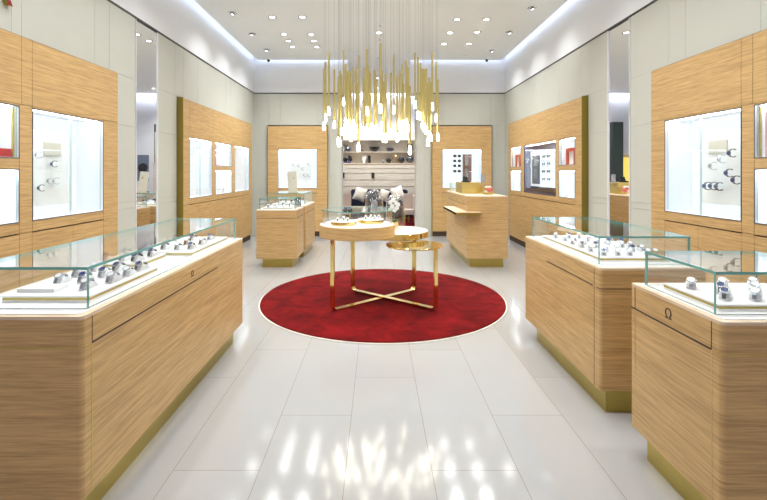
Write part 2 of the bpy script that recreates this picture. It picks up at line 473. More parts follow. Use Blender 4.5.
# near left
W = dict
wl = header(2.6, 4.83, [3.52, 3.63]) + stack(2.6, 2.74) + stack(3.50, 3.63) + stack(4.575, 4.83) + \
    [(2.74, 3.50, 1.05, 1.14), (2.74, 3.50, 1.575, 1.66), (2.74, 3.50, 2.085, 2.10), (3.63, 4.575, 1.05, 1.14), (3.63, 4.575, 2.085, 2.10), (4.575, 4.83, .12, 1.05), (3.50, 3.63, .12, 1.05), (2.6, 2.74, .12, 1.05)]
nearL, axL = wall_unit('L', 2.6, 4.83, 'large oak display cabinet on the near left wall with lit showcases', [
    W(r=(3.63, 4.575, 1.14, 2.085), div=4.11), W(r=(2.74, 3.50, 1.66, 2.085), gold=3.46), W(r=(2.74, 3.50, 1.14, 1.575))],
    wl, [(2.74, 3.5, .12, 1.043), (3.63, 4.12, .12, 1.043), (4.12, 4.575, .12, 1.043)])
wr = header(2.6, 4.755, [3.47, 3.58]) + stack(2.6, 2.74) + stack(3.455, 3.575) + stack(4.53, 4.755) + \
    [(2.74, 3.455, 1.05, 1.14), (2.74, 3.455, 1.575, 1.66), (2.74, 3.455, 2.085, 2.10), (3.575, 4.53, 1.05, 1.14), (3.575, 4.53, 2.085, 2.10), (4.53, 4.755, .12, 1.05), (3.455, 3.575, .12, 1.05), (2.6, 2.74, .12, 1.05)]
nearR, axR = wall_unit('R', 2.6, 4.755, 'large oak display cabinet on the near right wall with lit showcases', [
    W(r=(3.575, 4.53, 1.14, 2.085), div=4.05), W(r=(2.74, 3.455, 1.66, 2.085), gold=3.42), W(r=(2.74, 3.455, 1.14, 1.575))],
    wr, [(2.74, 3.455, .12, 1.043), (3.575, 4.06, .12, 1.043), (4.06, 4.53, .12, 1.043)])
# far left
def rails(a, b, small=False):
    r = [(a, b, 1.05, 1.14), (a, b, 2.085, 2.10)]
    if small: r.append((a, b, 1.575, 1.66))
    return r
fl = header(6.46, 10.0, [6.67, 7.66, 8.70, 9.78]) + stack(6.46, 6.67) + stack(7.58, 7.74) + stack(8.61, 8.80) + stack(9.77, 10.0) + \
    rails(6.67, 7.58) + rails(7.74, 8.61, True) + rails(8.80, 9.77) + [(6.46, 6.67, .12, 1.05), (9.78, 10.0, .12, 1.05)]
farL, _ = wall_unit('L', 6.46, 10.0, 'oak display cabinet on the far left wall with a brass end panel', [
    W(r=(6.67, 7.58, 1.14, 2.085), div=7.12), W(r=(7.74, 8.61, 1.66, 2.085), gold=8.56), W(r=(7.74, 8.61, 1.14, 1.575)), W(r=(8.80, 9.77, 1.14, 2.085))],
    fl, [(6.67, 7.11, .12, 1.043), (7.11, 7.63, .12, 1.043), (7.63, 8.14, .12, 1.043), (8.14, 8.72, .12, 1.043), (8.72, 9.25, .12, 1.043), (9.25, 9.78, .12, 1.043)],
    [(6.448, 'brass_dark')])
fr = header(6.37, 9.93, [6.58, 7.22, 8.14, 9.0, 9.80]) + stack(6.37, 6.58) + stack(7.17, 7.29) + stack(8.85, 9.06) + stack(9.74, 9.93) + \
    rails(6.58, 7.17, True) + rails(7.29, 8.85) + rails(9.06, 9.74, True) + [(6.37, 6.58, .12, 1.05), (9.80, 9.93, .12, 1.05)]
farR, _ = wall_unit('R', 6.37, 9.93, 'oak display cabinet on the far right wall with a dark framed showcase', [
    W(r=(6.58, 7.17, 1.66, 2.085), gold=7.12), W(r=(6.58, 7.17, 1.14, 1.575)),
    W(r=(7.29, 8.85, 1.14, 2.085), lining='navy_panel', back='navy_bk', frame='black_gloss'),
    W(r=(9.06, 9.74, 1.66, 2.085), gold=9.69), W(r=(9.06, 9.74, 1.14, 1.575))],
    fr, [(6.58, 7.24, .12, 1.043), (7.24, 8.16, .12, 1.043), (8.16, 9.05, .12, 1.043), (9.05, 9.80, .12, 1.043)],
    [(6.358, 'brass_dark')]) if MATS.setdefault('navy_bk', MATS['navy_panel']) else None
bl = header(-2.63, -1.20, [-2.38, -1.44]) + stack(-2.63, -2.38) + stack(-1.44, -1.20) + rails(-2.38, -1.44) + [(-2.63, -2.38, .12, 1.05), (-1.44, -1.20, .12, 1.05)]
backL, axB = wall_unit('B', -2.63, -1.20, 'oak display cabinet on the back wall left of the lounge opening', [W(r=(-2.38, -1.44, 1.16, 2.085))],
    [q if q[2:] != (1.05, 1.14) else q[:3]+(1.16,) for q in bl], [(-2.38, -1.91, .12, 1.043), (-1.91, -1.44, .12, 1.043)], [(-2.641, 'dark_trim'), (-1.2, 'brass')])
br = header(1.335, 2.76, [1.57, 2.52]) + stack(1.335, 1.57) + stack(2.52, 2.76) + rails(1.57, 2.52) + [(1.335, 1.57, .12, 1.05), (2.52, 2.76, .12, 1.05)]
backR, _ = wall_unit('B', 1.335, 2.76, 'oak display cabinet on the back wall right of the lounge opening', [W(r=(1.57, 2.52, 1.16, 2.085))],
    [q if q[2:] != (1.05, 1.14) else q[:3]+(1.16,) for q in br], [(1.57, 2.05, .12, 1.043), (2.05, 2.52, .12, 1.043)], [(1.322, 'brass'), (2.76, 'dark_trim')])

# ------------------------------------------------------------------ watches
def arc(r, a0, a1, n, cy=0, cz=0):
    return [(cy+r*math.cos(math.radians(a0+(a1-a0)*i/n)), cz+r*math.sin(math.radians(a0+(a1-a0)*i/n))) for i in range(n+1)]
def make_watch(strap_mat, dial_mat, sc=1.):
    # lies over a cushion; faces -y and up
    t = thing('wristwatch', 'x', 'watch', (0, 0, 0))
    r = .031; w = [.013+.005*math.sin(PI*i/18)**2 for i in range(19)]
    MB().ribbon([(a*1.28, .006+(b-.006)*.80) for a, b in arc(.0345, 0, 186, 18, 0, .006)], w, .004).build('strap', strap_mat, t)
    M = Matrix.Translation((0, -.020, .0315)) @ Matrix.Rotation(math.radians(32), 4, 'X') @ Matrix.Scale(.85, 4)
    MB().lathe([(0, -.004), (.017, -.004), (.0205, -.001), (.0205, .003), (.018, .006), (.016, .006), (.016, .0045), (0, .0045)], seg=20).xf(M).build('watch_case', 'steel', t)
    MB().lathe([(0, .0048), (.0158, .0048)], seg=20).xf(M).build('dial', dial_mat, t)
    MB().box(.019, .025, -.002, .002, -.001, .003).xf(M).build('crown', 'steel', t)
    return t
def make_cushion():
    t = MB(); p = [(-.034, 0), (.052, 0), (.050, .006), (.026, .024), (0, .028), (-.022, .023), (-.035, .006)]
    a = [t.bm.verts.new((-.019, y, z)) for y, z in p]; b = [t.bm.verts.new((.019, y, z)) for y, z in p]
    t.face(a); t.face(b[::-1])
    for i in range(7): t.face([a[i], a[(i+1)%7], b[(i+1)%7], b[i]])
    o = t.build('watch_cushion', 'cushion_grey', bevel=.003); return tag(o, 'x', 'watch cushion')
plain('bracelet', (.34, .36, .42), .3, metal=.9, var=.3, vscale=160)
protos = [make_watch('bracelet', 'white_dial'), make_watch('bracelet', 'blue_dial'), make_watch('blue_leather', 'blue_dial'), make_watch('brown_leather', 'white_dial'), make_watch('dark_steel', 'blue_dial')]
cush = make_cushion()
def cuff(strap, dial):
    # closed watch standing with its strap as an open C, seen from the side (axis y)
    t = thing('wristwatch', 'x', 'watch', (0, 0, 0))
    MB().ribbon(arc(.036, -128, 128, 20), .018, .006).xf(Matrix.Rotation(PI/2, 4, 'Z')).build('strap', strap, t)
    M = Matrix.Translation((.036, 0, 0)) @ Matrix.Rotation(PI/2, 4, 'Y')
    MB().cyl(0, 0, -.003, .007, .019, 18).xf(Matrix.Rotation(PI, 4, 'Z') @ M).build('watch_case', dial, t)
    return t
cprotos = [cuff('steel', 'steel'), cuff('dark_steel', 'blue_dial'), cuff('blue_leather', 'dark_steel')]
snap_kids()
DZ = .935
def place_watches(spots, z, wl, cl, grp, rz=0., kinds=(0, 1, 2, 4), sc=1.):
    sc *= 1.15
    for (x, y) in spots:
        k = rnd.choice(kinds); a = rz+rnd.uniform(-.12, .12)
        dup(cush, (x, y, z), a, cl, 'cushions: '+grp, sc=sc)
        dup(protos[k], (x, y, z+.0062*sc), a, wl, 'watches: '+grp, sc=sc)

# ------------------------------------------------------------------ counters
def counter(x0, x1, y0, y1, label, aisle, gx, gy, zt=DZ, gz=1.125, seam=None, vseams=(), logo=None, zk=.15, round_near=True, kick=(.05, .06, .05, .1), logo_h=.05, inl=True, vs2=None):
    """aisle: +1 if the aisle face is at x1, -1 if it is at x0"""
    t = thing('display_counter', label, 'display counter', ((x0+x1)/2, (y0+y1)/2, 0))
    r = .022 if round_near else .012
    fp = rrect(x0, x1, y0, y1, .012, 4)
    def footprint(i=0.):
        p = []
        for cx, cy, a0, rr in ((x1-i, y1-i, 0, .012), (x0+i, y1-i, 90, .012), (x0+i, y0+i, 180, r), (x1-i, y0+i, 270, r)):
            sx = -1 if a0 in (0, 270) else 1; sy = -1 if a0 in (0, 90) else 1
            for k in range(9):
                a = math.radians(a0+90*k/8); p.append((cx+sx*rr+rr*math.cos(a), cy+sy*rr+rr*math.sin(a)))
        return p
    zs = .803
    MB().prism(footprint(), zk, zs).build('body', 'oak', t)
    e = .002; MB().prism(rrect(x0-e, x1+e, y0-e, y0+.06, .022), zs-.0024, zs+.0024).build('inlay', 'brass_satin' if inl else 'dark_seam', t)
    MB().prism(footprint(), zs, zt-.014).build('upper_band', 'oak', t)
    MB().prism(footprint(), zt-.014, zt).build('counter_top', 'pale_oak', t)
    MB().prism(footprint(.03), zt, zt+.003).build('deck', 'white_lacquer', t)
    a, b, c, d = kick   # insets: x0 side, x1 side, near, far
    MB().box(x0+a, x1-b, y0+c, y1-d, 0, zk).build('plinth', 'brass', t)
    xa = x1 if aisle > 0 else x0
    def strip(ya, yb, z0, z1, nm, mt, th=.0012):
        MB().box(xa-.003 if aisle > 0 else xa-th, xa+th if aisle > 0 else xa+.003, ya, yb, z0, z1).build(nm, mt, t)
    # cover the inlay on the aisle side where the photo shows plain wood; dark drawer gap elsewhere
    if seam: strip(seam[0], seam[1], zs-.004, zs+.004, 'drawer_gap', 'dark_seam')
    for v in vseams:
        strip(v-.002, v+.002, zs, zt-.014, 'panel_gap', 'dark_seam'); strip(v-.002, v+.002, zk, zs, 'edge_strip', 'brass_satin' if inl else 'dark_seam', .001)
    if logo:
        cu = bpy.data.curves.new('l', 'FONT'); cu.body = '\u03a9'; cu.size = logo_h*1.38; cu.extrude = .001; cu.align_x = 'CENTER'
        to = bpy.data.objects.new('l', cu); C.objects.link(to)
        dg = bpy.context.evaluated_depsgraph_get(); me = bpy.data.meshes.new_from_object(to.evaluated_get(dg))
        bpy.data.objects.remove(to)
        me.materials.clear(); me.materials.append(MATS['dark_seam'])
        lo = bpy.data.objects.new('logo', me); C.objects.link(lo); lo.parent = t
        lo.location = Vector((xa+.0015*aisle, logo, .865-logo_h/2)) - Vector(t.location)
        lo.rotation_euler = (PI/2, 0, PI/2*aisle)
    # glass case
    gx0, gx1 = gx; gy0, gy1 = gy; g = .012; z0 = zt+.003
    gc = MB().pane(gx0, gx1, gy0, gy1, gz-g, gz).build('glass_lid', ['case_glass', 'glass_edge'], t)
    for nm, q in (('glass_side', (gx0, gx1, gy0, gy0+g*.8)), ('glass_side', (gx0, gx1, gy1-g*.8, gy1)), ('glass_side', (gx0, gx0+g*.8, gy0+g, gy1-g)), ('glass_side', (gx1-g*.8, gx1, gy0+g, gy1-g))):
        MB().pane(q[0], q[1], q[2], q[3], z0, gz-g-.0005).build(nm, ['case_glass', 'glass_edge'], t)
    return t
def tray(x0, x1, y0, y1, z, label, h=.03, grp=None):
    t = thing('display_tray', label, 'tray', ((x0+x1)/2, (y0+y1)/2, z), grp)
    MB().box(x0, x1, y0, y1, z, z+h*.35).build('tray_base', 'white_lacquer', t, bevel=.001)
    MB().box(x0+.002, x1-.002, y0+.002, y1-.002, z+h*.35, z+h*.75).build('brass_edge', 'brass', t)
    MB().box(x0, x1, y0, y1, z+h*.75, z+h).build('tray_top', 'white_lacquer', t, bevel=.001)
    return z+h

zd = DZ+.003
counter(-1.91, -1.25, 1.838, 4.035, 'long oak counter with glass case in the left foreground', 1, (-1.85, -1.295), (1.935, 3.97), seam=(1.9, 3.39), vseams=(1.9,), logo=2.93, logo_h=.04, kick=(.06, .055, .03, .10))
z = tray(-1.76, -1.345, 2.03, 2.66, zd, 'white gold-edged tray nearest the camera in the left foreground case')
z2 = z
MB_box = MB().box(-1.74, -1.56, 2.09, 2.19, z2, z2+.018).build('riser_block', 'white_lacquer', bevel=.002)
MB_box.location = (0, 0, 0); tag(MB_box, 'flat white riser block at the front of the nearest tray in left case', 'riser')
place_watches([(-1.655, 2.27), (-1.55, 2.30), (-1.45, 2.17), (-1.40, 2.30), (-1.40, 2.44), (-1.40, 2.57), (-1.52, 2.42), (-1.52, 2.55), (-1.66, 2.42), (-1.66, 2.56)], z, 'wristwatch on the nearest tray of the left foreground case', 'grey watch cushion on the nearest tray of the left foreground case', 'nearest tray of the left front case', kinds=(0, 4, 0, 1))
z = tray(-1.80, -1.50, 2.72, 3.08, zd, 'small white tray in the middle of the left foreground case', h=.036)
place_watches([(-1.74, 2.80), (-1.64, 2.82), (-1.55, 2.80), (-1.72, 2.97), (-1.62, 2.99), (-1.54, 2.97)], z, 'wristwatch on the middle tray of the left foreground case', 'grey watch cushion on the middle tray of the left foreground case', 'middle tray of the left front case', kinds=(1, 2, 4, 0))
z = tray(-1.79, -1.345, 3.14, 3.90, zd, 'white gold-edged tray at the far end of the left foreground case')
place_watches([(-1.72, 3.25), (-1.60, 3.27), (-1.49, 3.25), (-1.40, 3.27), (-1.68, 3.45), (-1.52, 3.47), (-1.41, 3.5), (-1.70, 3.66), (-1.56, 3.68), (-1.43, 3.72)], z, 'wristwatch on the far tray of the left foreground case', 'grey watch cushion on the far tray of the left foreground case', 'far tray of the left front case', kinds=(0, 4, 1, 3))

counter(1.425, 2.11, 2.765, 4.165, 'oak counter with glass case at middle right', -1, (1.468, 2.07), (2.86, 4.09), seam=(2.86, 3.63), vseams=(2.84,), kick=(.05, .06, .03, .17), inl=False)
z = tray(1.52, 2.0, 2.95, 3.98, zd, 'long white tray in the glass case at middle right')
place_watches([(x+rnd.uniform(-.02, .02), y) for y in (3.03, 3.18, 3.34, 3.50, 3.66, 3.82) for x in (1.57, 1.67, 1.77, 1.87, 1.955)], z, 'small silver wristwatch in the glass case at middle right', 'pale watch cushion in the glass case at middle right', 'middle right case', rz=-.3, kinds=(0, 0, 1, 0), sc=.9)
counter(1.41, 2.10, 1.77, 2.405, 'oak counter with omega emblem in the right foreground', -1, (1.453, 2.055), (1.855, 2.35), gz=1.122, seam=(1.825, 2.40), vseams=(1.825, 2.365), logo=2.095, logo_h=.05, kick=(.045, .06, .03, .075))
z = tray(1.50, 2.03, 1.90, 2.27, zd, 'white gold-edged tray in the right foreground case')
place_watches([(1.58, 2.18), (1.66, 2.09), (1.60, 1.99), (1.74, 2.18), (1.73, 1.98), (1.83, 2.10), (1.90, 2.19), (1.85, 1.97), (1.96, 2.06)], z, 'silver wristwatch in the right foreground glass case', 'grey watch cushion in the right foreground glass case', 'right front case', rz=-.7, kinds=(0, 0, 4), sc=.98)
# rear left pair
counter(-1.955, -1.30, 7.0, 7.68, 'shorter oak counter with glass case at rear left, nearer of the pair', 1, (-1.92, -1.335), (7.05, 7.62), gz=1.12, seam=(7.02, 7.6), zk=.145, round_near=False, kick=(.09, .07, .05, .1), inl=False)
z = tray(-1.87, -1.39, 7.12, 7.5, zd, 'dark edged tray in the nearer rear left glass case')
place_watches([(-1.80, 7.2), (-1.68, 7.22), (-1.56, 7.2), (-1.45, 7.23), (-1.74, 7.38), (-1.6, 7.38), (-1.48, 7.4)], z, 'tiny wristwatch in the nearer rear left glass case', 'white watch cushion in the nearer rear left glass case', 'nearer rear left case')
counter(-2.02, -1.29, 7.85, 9.0, 'oak counter with glass case at rear left, farther of the pair', 1, (-1.98, -1.33), (7.92, 8.93), gz=1.16, seam=(7.9, 8.9), zk=.145, round_near=False, kick=(.09, .05, .05, .1), inl=False)
z = tray(-1.92, -1.40, 8.0, 8.8, zd, 'white tray in the farther rear left glass case')
place_watches([(-1.84, 8.1), (-1.6, 8.12), (-1.46, 8.1), (-1.75, 8.35), (-1.55, 8.4), (-1.65, 8.65), (-1.46, 8.6)], z, 'tiny wristwatch in the farther rear left glass case', 'white watch cushion in the farther rear left glass case', 'farther rear left case')
# sign on the farther rear left counter
t = thing('sign_stand', 'leaning beige card sign on the rear left glass case', 'sign', (-1.57, 8.1, 1.16))
M = Matrix.Translation((-1.57, 8.1, 1.162)) @ Matrix.Rotation(math.radians(-8), 4, 'X') @ Matrix.Rotation(math.radians(-5), 4, 'Y')
MB().box(-.085, .085, -.004, .004, .004, .40).xf(M).build('card', 'beige_card', t)
MB().box(-.09, .09, -.05, .09, 0, .006).xf(Matrix.Translation((-1.57, 8.1, 1.1605))).build('foot', 'brass', t)
MB().box(-.008, .008, .0, .012, .0, .30).xf(Matrix.Translation((-1.57, 8.17, 1.162)) @ Matrix.Rotation(math.radians(8), 4, 'X')).build('prop', 'brass', t)

# ------------------------------------------------------------------ cash desk
x0, x1, y0, y1 = 1.455, 2.115, 7.0, 9.05
t = thing('cash_desk', 'tall oak cash desk with brass plinth and projecting brass-edged ledge', 'desk', (1.79, 8.0, 0))
MB().box(x0, x1, y0, y1, .145, 1.145).build('body', 'oak', t, bevel=.004)
MB().box(x0-.002, x1+.002, y0-.002, y1+.002, 1.145, 1.16).build('desk_top', 'pale_oak', t)
MB().box(x0+.06, x1-.06, y0+.05, y1-.06, 0, .145).build('plinth', 'brass', t)
m = MB(); m.box(1.25, x0, 6.86, 8.15, .865, .905); m.box(x0, 1.66, 6.86, y0, .865, .905); m.build('ledge', 'brass', t)
m = MB(); m.box(1.255, x0, 6.865, 8.145, .9055, .909); m.box(x0, 1.655, 6.865, y0, .9055, .909); m.build('ledge_top', 'pale_oak', t)
MB().box(1.2485, 1.252, 6.87, 8.14, .868, .902).build('ledge_face', 'black_gloss', t)
MB().box(x0-.0015, x0+.002, 7.15, 8.9, 1.01, 1.015).build('drawer_gap', 'dark_seam', t)
zt = 1.16
o = MB().box(1.53, 1.88, 7.8, 8.4, zt, zt+.20).build('gold_box', 'brass_satin', bevel=.004); tag(o, 'gold metal box on top of the cash desk', 'box')
t = thing('payment_terminal', 'small black device on the gold box of the cash desk', 'device', (1.64, 8.0, zt+.2))
MB().box(1.57, 1.71, 7.92, 8.08, zt+.2, zt+.225).build('terminal_base', 'black_gloss', t, bevel=.005)
MB().box(1.60, 1.68, -.01, .01, 0, .09).xf(Matrix.Translation((0, 8.03, zt+.22)) @ Matrix.Rotation(-.5, 4, 'X')).build('screen', 'black_gloss', t)
t = thing('table_mirror', 'small framed standing card at the right of the gold box', 'frame', (1.90, 8.02, zt))
MB().box(1.885, 1.955, 7.85, 7.87, zt, zt+.006).build('foot', 'steel', t)
MB().box(1.89, 1.90, 7.855, 7.865, zt+.006, zt+.33).build('stem', 'steel', t)
MB().box(1.885, 1.965, 7.852, 7.864, zt+.2, zt+.345).build('panel', 'steel', t)
t = thing('glass_cube', 'small clear glass holder at the far left corner of the cash desk', 'glass holder', (1.56, 8.75, zt))
m = MB(); m.pane(1.47, 1.60, 8.6, 8.606, zt, zt+.17); m.pane(1.47, 1.60, 8.75, 8.756, zt, zt+.17); m.pane(1.47, 1.476, 8.606, 8.75, zt, zt+.17); m.pane(1.594, 1.60, 8.606, 8.75, zt, zt+.17)
m.build('glass_walls', ['clear_glass', 'glass_edge_pale'], t)
MB().box(1.49, 1.58, 8.62, 8.73, zt, zt+.05).build('leaflets', 'white_lacquer', t)
t = thing('flower_box', 'bunch of pink and red flowers in a gold box on the cash desk', 'flowers', (1.98, 7.5, zt))
MB().box(1.86, 2.02, 7.52, 7.66, zt, zt+.13).build('box', 'brass_satin', t, bevel=.003)
for k in range(16):
    a = rnd.uniform(0, 2*PI); r = rnd.uniform(0, .065)
    m = MB(); c = (1.935+r*math.cos(a), 7.46+r*math.sin(a)*.6, zt+.035+rnd.uniform(0, .085))
    for q in range(5): m.sphere(c[0]+.016*math.cos(q*1.257), c[1]+.012*math.sin(q*1.257), c[2]+.004*q, .018, .012, .016, 8)
    m.build('blossom', 'petal_pink' if k % 3 else 'petal_white', t)

# ------------------------------------------------------------------ rug + centre table
RX, RY, RR = .068, 5.375, 1.47
t = thing('round_rug', 'large round red rug under the centre table', 'rug', (RX, RY, 0))
MB().lathe([(0, .002), (RR-.004, .002), (RR, .006), (RR-.003, .018), (RR-.012, .021), (0, .021)], RX, RY, 128).build('pile', 'red_pile', t)
MB().lathe([(RR+.001, .0), (RR+.014, .0), (RR+.014, .008), (RR+.001, .008), (RR+.001, .0)], RX, RY, 128).build('border', 'cream_leather', t)
TZ = .022
t = thing('display_table', 'three-tier round display table with crossed brass legs', 'table', (.07, 5.25, TZ))
def flat_leg(p0, p1, ztop0, ztop1):
    # one leg pair: down, across the floor, up; a flat bar with rounded bends
    w = .066; th = .014; d = Vector((p1[0]-p0[0], p1[1]-p0[1], 0)); L = d.length
    prof = [(0, ztop0)]; r = .045
    for i in range(7):
        a = PI+PI/2*i/6; prof.append((r+r*math.cos(a), TZ+.008+r+r*math.sin(a)))
    for i in range(7):
        a = 1.5*PI+PI/2*i/6; prof.append((L-r+r*math.cos(a), TZ+.008+r+r*math.sin(a)))
    prof.append((L, ztop1))
    ang = math.atan2(d.y, d.x)-PI/2
    return MB().ribbon(prof, w, th).xf(Matrix.Translation((p0[0], p0[1], 0)) @ Matrix.Rotation(ang, 4, 'Z'))
flat_leg((-.49, 4.77), (.48, 5.60), .80, .745).build('leg_frame', 'brass_polished', t)
flat_leg((.647, 4.77), (-.31, 5.54), .70, .785).xf(Matrix.Translation((0, 0, .0145)) ).build('leg_frame', 'brass_polished', t)
D1 = (-.232, 5.12, .445); D2 = (.225, 5.47, .42); D3 = (.424, 4.90, .322)
def disc(D, z0, z1, nm, mt, seg=96, par=None, r=None):
    R = r or D[2]
    return MB().lathe([(0, z0), (R-.003, z0), (R, z0+.003), (R, z1-.003), (R-.003, z1), (0, z1)], D[0], D[1], seg).build(nm, mt, par)
disc(D1, .80, .937, 'drum', 'oak', par=t); disc(D1, .937, .943, 'drum_top', 'white_lacquer', par=t, r=D1[2]-.01)
disc(D2, .745, .812, 'middle_tier', 'brass_polished', par=t); disc(D2, .812, .820, 'middle_top', 'cream_leather', par=t, r=D2[2]-.006)
disc(D3, .715, .732, 'lower_tier', 'brass_polished', par=t)
# round glass case on the drum
R = .412; gz0, gz1 = .943, 1.113
m = MB(); m.lathe([(R, gz0), (R, gz1-.010)], D1[0], D1[1], 96); m.build('glass_wall', 'dome_glass', t)
m = MB()
R = .42
m.lathe([(0, gz1-.010), (R, gz1-.010)], D1[0], D1[1], 96); m.lathe([(R, gz1), (0, gz1)], D1[0], D1[1], 96); m.mi = 1
m.lathe([(R, gz1-.010), (R, gz1)], D1[0], D1[1], 96); m.build('glass_lid', ['case_glass', 'glass_edge'], t)
for nm, cx, cy, r, lab in (('round_tray', -.385, 4.98, .15, 'left'), ('round_tray', -.075, 5.19, .16, 'right')):
    q = thing(nm, 'round white tray with brass rim inside the round glass case, %s one' % lab, 'tray', (cx, cy, .943))
    MB().lathe([(0, .943), (r*.9, .943), (r*.9, .951), (r, .955), (r, .983), (0, .983)], cx, cy, 48).build('rim', 'brass_polished', q)
    MB().lathe([(0, .983), (r-.003, .983), (r-.006, .989), (0, .989)], cx, cy, 48).build('tray_top', 'white_lacquer', q)
    place_watches([(cx-.06, cy-.04), (cx+.05, cy-.05), (cx, cy+.05)] + ([(cx+.1, cy+.04)] if lab == 'right' else []), .989, 'wristwatch on the %s round tray in the centre table case' % lab, 'pale watch cushion on the %s round tray in the centre table case' % lab, lab+' round tray', kinds=(0, 0, 3), sc=.85)
# cloches
def cloche(cx, cy, z, r, h, label):
    t = thing('glass_cloche', label, 'glass dome', (cx, cy, z))
    prof = [(r, z+.012), (r, z+h-r)] + [(r*math.cos(a), z+h-r+r*math.sin(a)) for a in [PI/2*i/12 for i in range(1, 12)]] + [(0, z+h)]
    MB().lathe(prof, cx, cy, 40).build('dome', 'dome_glass', t)
    MB().lathe([(0, z), (r+.006, z), (r+.006, z+.012), (0, z+.012)], cx, cy, 40).build('base', 'cream_leather', t)
    return t
zm = .820
cloche(-.035, 5.60, zm, .115, .505, 'taller clear glass dome behind the round case on the centre table')
cloche(.235, 5.60, zm, .118, .445, 'clear glass dome over a white orchid on the centre table')
q = thing('bust_stand', 'pale jewellery stand under the taller glass dome', 'display stand', (-.035, 5.60, zm+.012))
MB().lathe([(0, zm+.012), (.05, zm+.012), (.05, zm+.02), (.008, zm+.03), (.008, zm+.2), (.03, zm+.24), (.045, zm+.30), (.03, zm+.36), (0, zm+.37)], -.035, 5.60, 20).build('stem', 'steel', q)
for k in range(14):
    a = rnd.uniform(0, 2*PI); r = rnd.uniform(.02, .08); zz = zm+.18+rnd.uniform(0, .24)
    MB().sphere(-.035+r*math.cos(a), 5.60+r*math.sin(a), zz, .006, .006, .016, 8).build('crystal', 'white_dial' if k % 2 else 'steel', q)
q = thing('potted_orchid', 'white orchid in a small gold pot under the right glass dome', 'flower', (.235, 5.58, zm+.012))
MB().lathe([(0, zm+.012), (.034, zm+.012), (.042, zm+.09), (.036, zm+.09), (.034, zm+.08), (0, zm+.08)], .235, 5.58, 24).build('pot', 'brass_polished', q)
MB().tube([(.235, 5.58, zm+.08), (.225, 5.58, zm+.20), (.21, 5.57, zm+.30), (.18, 5.56, zm+.36)], .003, 6).build('stem', 'leaf_green', q)
for k in range(7):
    a = k*.9; m = MB(); L = .075
    pr = [(0, 0), (L*.4, .03), (L*.8, .028), (L, .01)]
    m.ribbon(pr, [.012, .028, .022, .004], .002).xf(Matrix.Translation((.235, 5.58, zm+.085)) @ Matrix.Rotation(a, 4, 'Z')).build('leaf', 'leaf_green', q)
for (dx, dz) in ((-.055, .34), (-.02, .37), (.02, .33), (-.03, .29), (.03, .27), (.0, .24), (-.05, .25), (.045, .31)):
    m = MB(); cx, cz = .225+dx, zm+dz
    for p in range(5):
        a = p*2*PI/5+dx*20; m.sphere(cx+.016*math.cos(a), 5.56, cz+.016*math.sin(a), .015, .004, .015, 8)
    f = m.build('blossom', 'petal_white', q)

# ------------------------------------------------------------------ chandelier
CHX, CHY = .045, 5.375
t = thing('tube_chandelier', 'chandelier of many slim hanging brass tubes with glowing tips', 'chandelier', (CHX, CHY, ZC))
MB().lathe([(0, ZC-.03), (.72, ZC-.03), (.72, ZC-.001), (0, ZC-.001)], CHX, CHY, 64).build('ceiling_plate', 'white_lacquer', t)
tubes = [(18,130),(25,100),(40,55),(65,135),(85,165),(92,140),(107,42),(117,110),(137,150),(152,122),(165,135),(177,70),(197,170),(213,42),(222,115),(248,135),(275,15),(298,155),(322,148),(335,65),(350,165),(373,110),(392,92),(408,210),(432,58),(445,78),(457,105),(465,130),(482,130),(503,190),(510,55),(528,100),(535,180)]
tubes = [(320+a/4.54, 40+b/4.54) for a, b in tubes]
for k in range(26):
    tubes.append((rnd.uniform(326, 436), rnd.uniform(66, 84)))
taken = []
TL = .66
for px, py in tubes:
    for tries in range(60):
        xx0 = (px-CX)/F
        lim = math.sqrt(max(.003, .70**2 - (xx0*CHY-CHX)**2))
        dy = rnd.uniform(-lim, lim); y = CHY+dy; x = xx0*y
        if all((x-a)**2+(y-b)**2 > .06**2 for a, b in taken): break
    taken.append((x, y))
    zt_ = H+(CY-py)*y/F
    zt_ = min(zt_, 3.25)
    zb = zt_-TL
    tb = MB().lathe([(0, zt_), (.0128, zt_), (.0128, zb), (0, zb)], x, y, 10).build('pendant_tube', 'brass_tube', t)
    MB().lathe([(0, zb-.098), (.012, zb-.096), (.0165, zb-.09), (.014, zb-.03), (.0095, zb-.001), (0, zb-.001)], x, y, 12).build('glowing_tip', 'bulb_glow', tb)
    MB().tube([(x, y, zt_), (x, y, ZC-.03)], .0016, 5).build('wire', 'steel', tb)

# ------------------------------------------------------------------ ceiling fittings
def cpos(px, py, zc=ZC):
    d = (zc-H)*F/(CY-py); return ((px-CX)*d/F, d)
def downlight(x, y, label, grp, tilted=False, power=0., small=False):
    t = thing('recessed_downlight', label, 'ceiling light', (x, y, ZC), grp)
    r = .075 if not small else .06
    MB().lathe([(r, ZC-.001), (r, ZC-.008), (r-.022, ZC-.010), (r-.030, ZC-.002), (r-.030, ZC-.001)], x, y, 28).build('trim_ring', 'steel' if not small else 'white_lacquer', t)
    if tilted:
        M = Matrix.Translation((x, y, ZC-.006)) @ Matrix.Rotation(math.radians(18)*(1 if x < 0 else -1), 4, 'Y')
        MB().lathe([(0, .0), (.034, .0), (.034, -.02), (.03, -.022), (0, -.016)], 0, 0, 20).xf(M).build('lamp_head', 'dark_steel', t)
        MB().lathe([(0, -.0235), (.022, -.0235)], 0, 0, 16).xf(M).build('lamp', 'lamp_white', t)
    else:
        MB().lathe([(0, ZC-.004), (r-.031, ZC-.004)], x, y, 24).build('lamp', 'lamp_white' if not small else 'white_lacquer', t)
    if power: spot('downlight_beam', (x, y, ZC-.03), power, 126, .85, .09, parent=t)
    return t
P = 30.
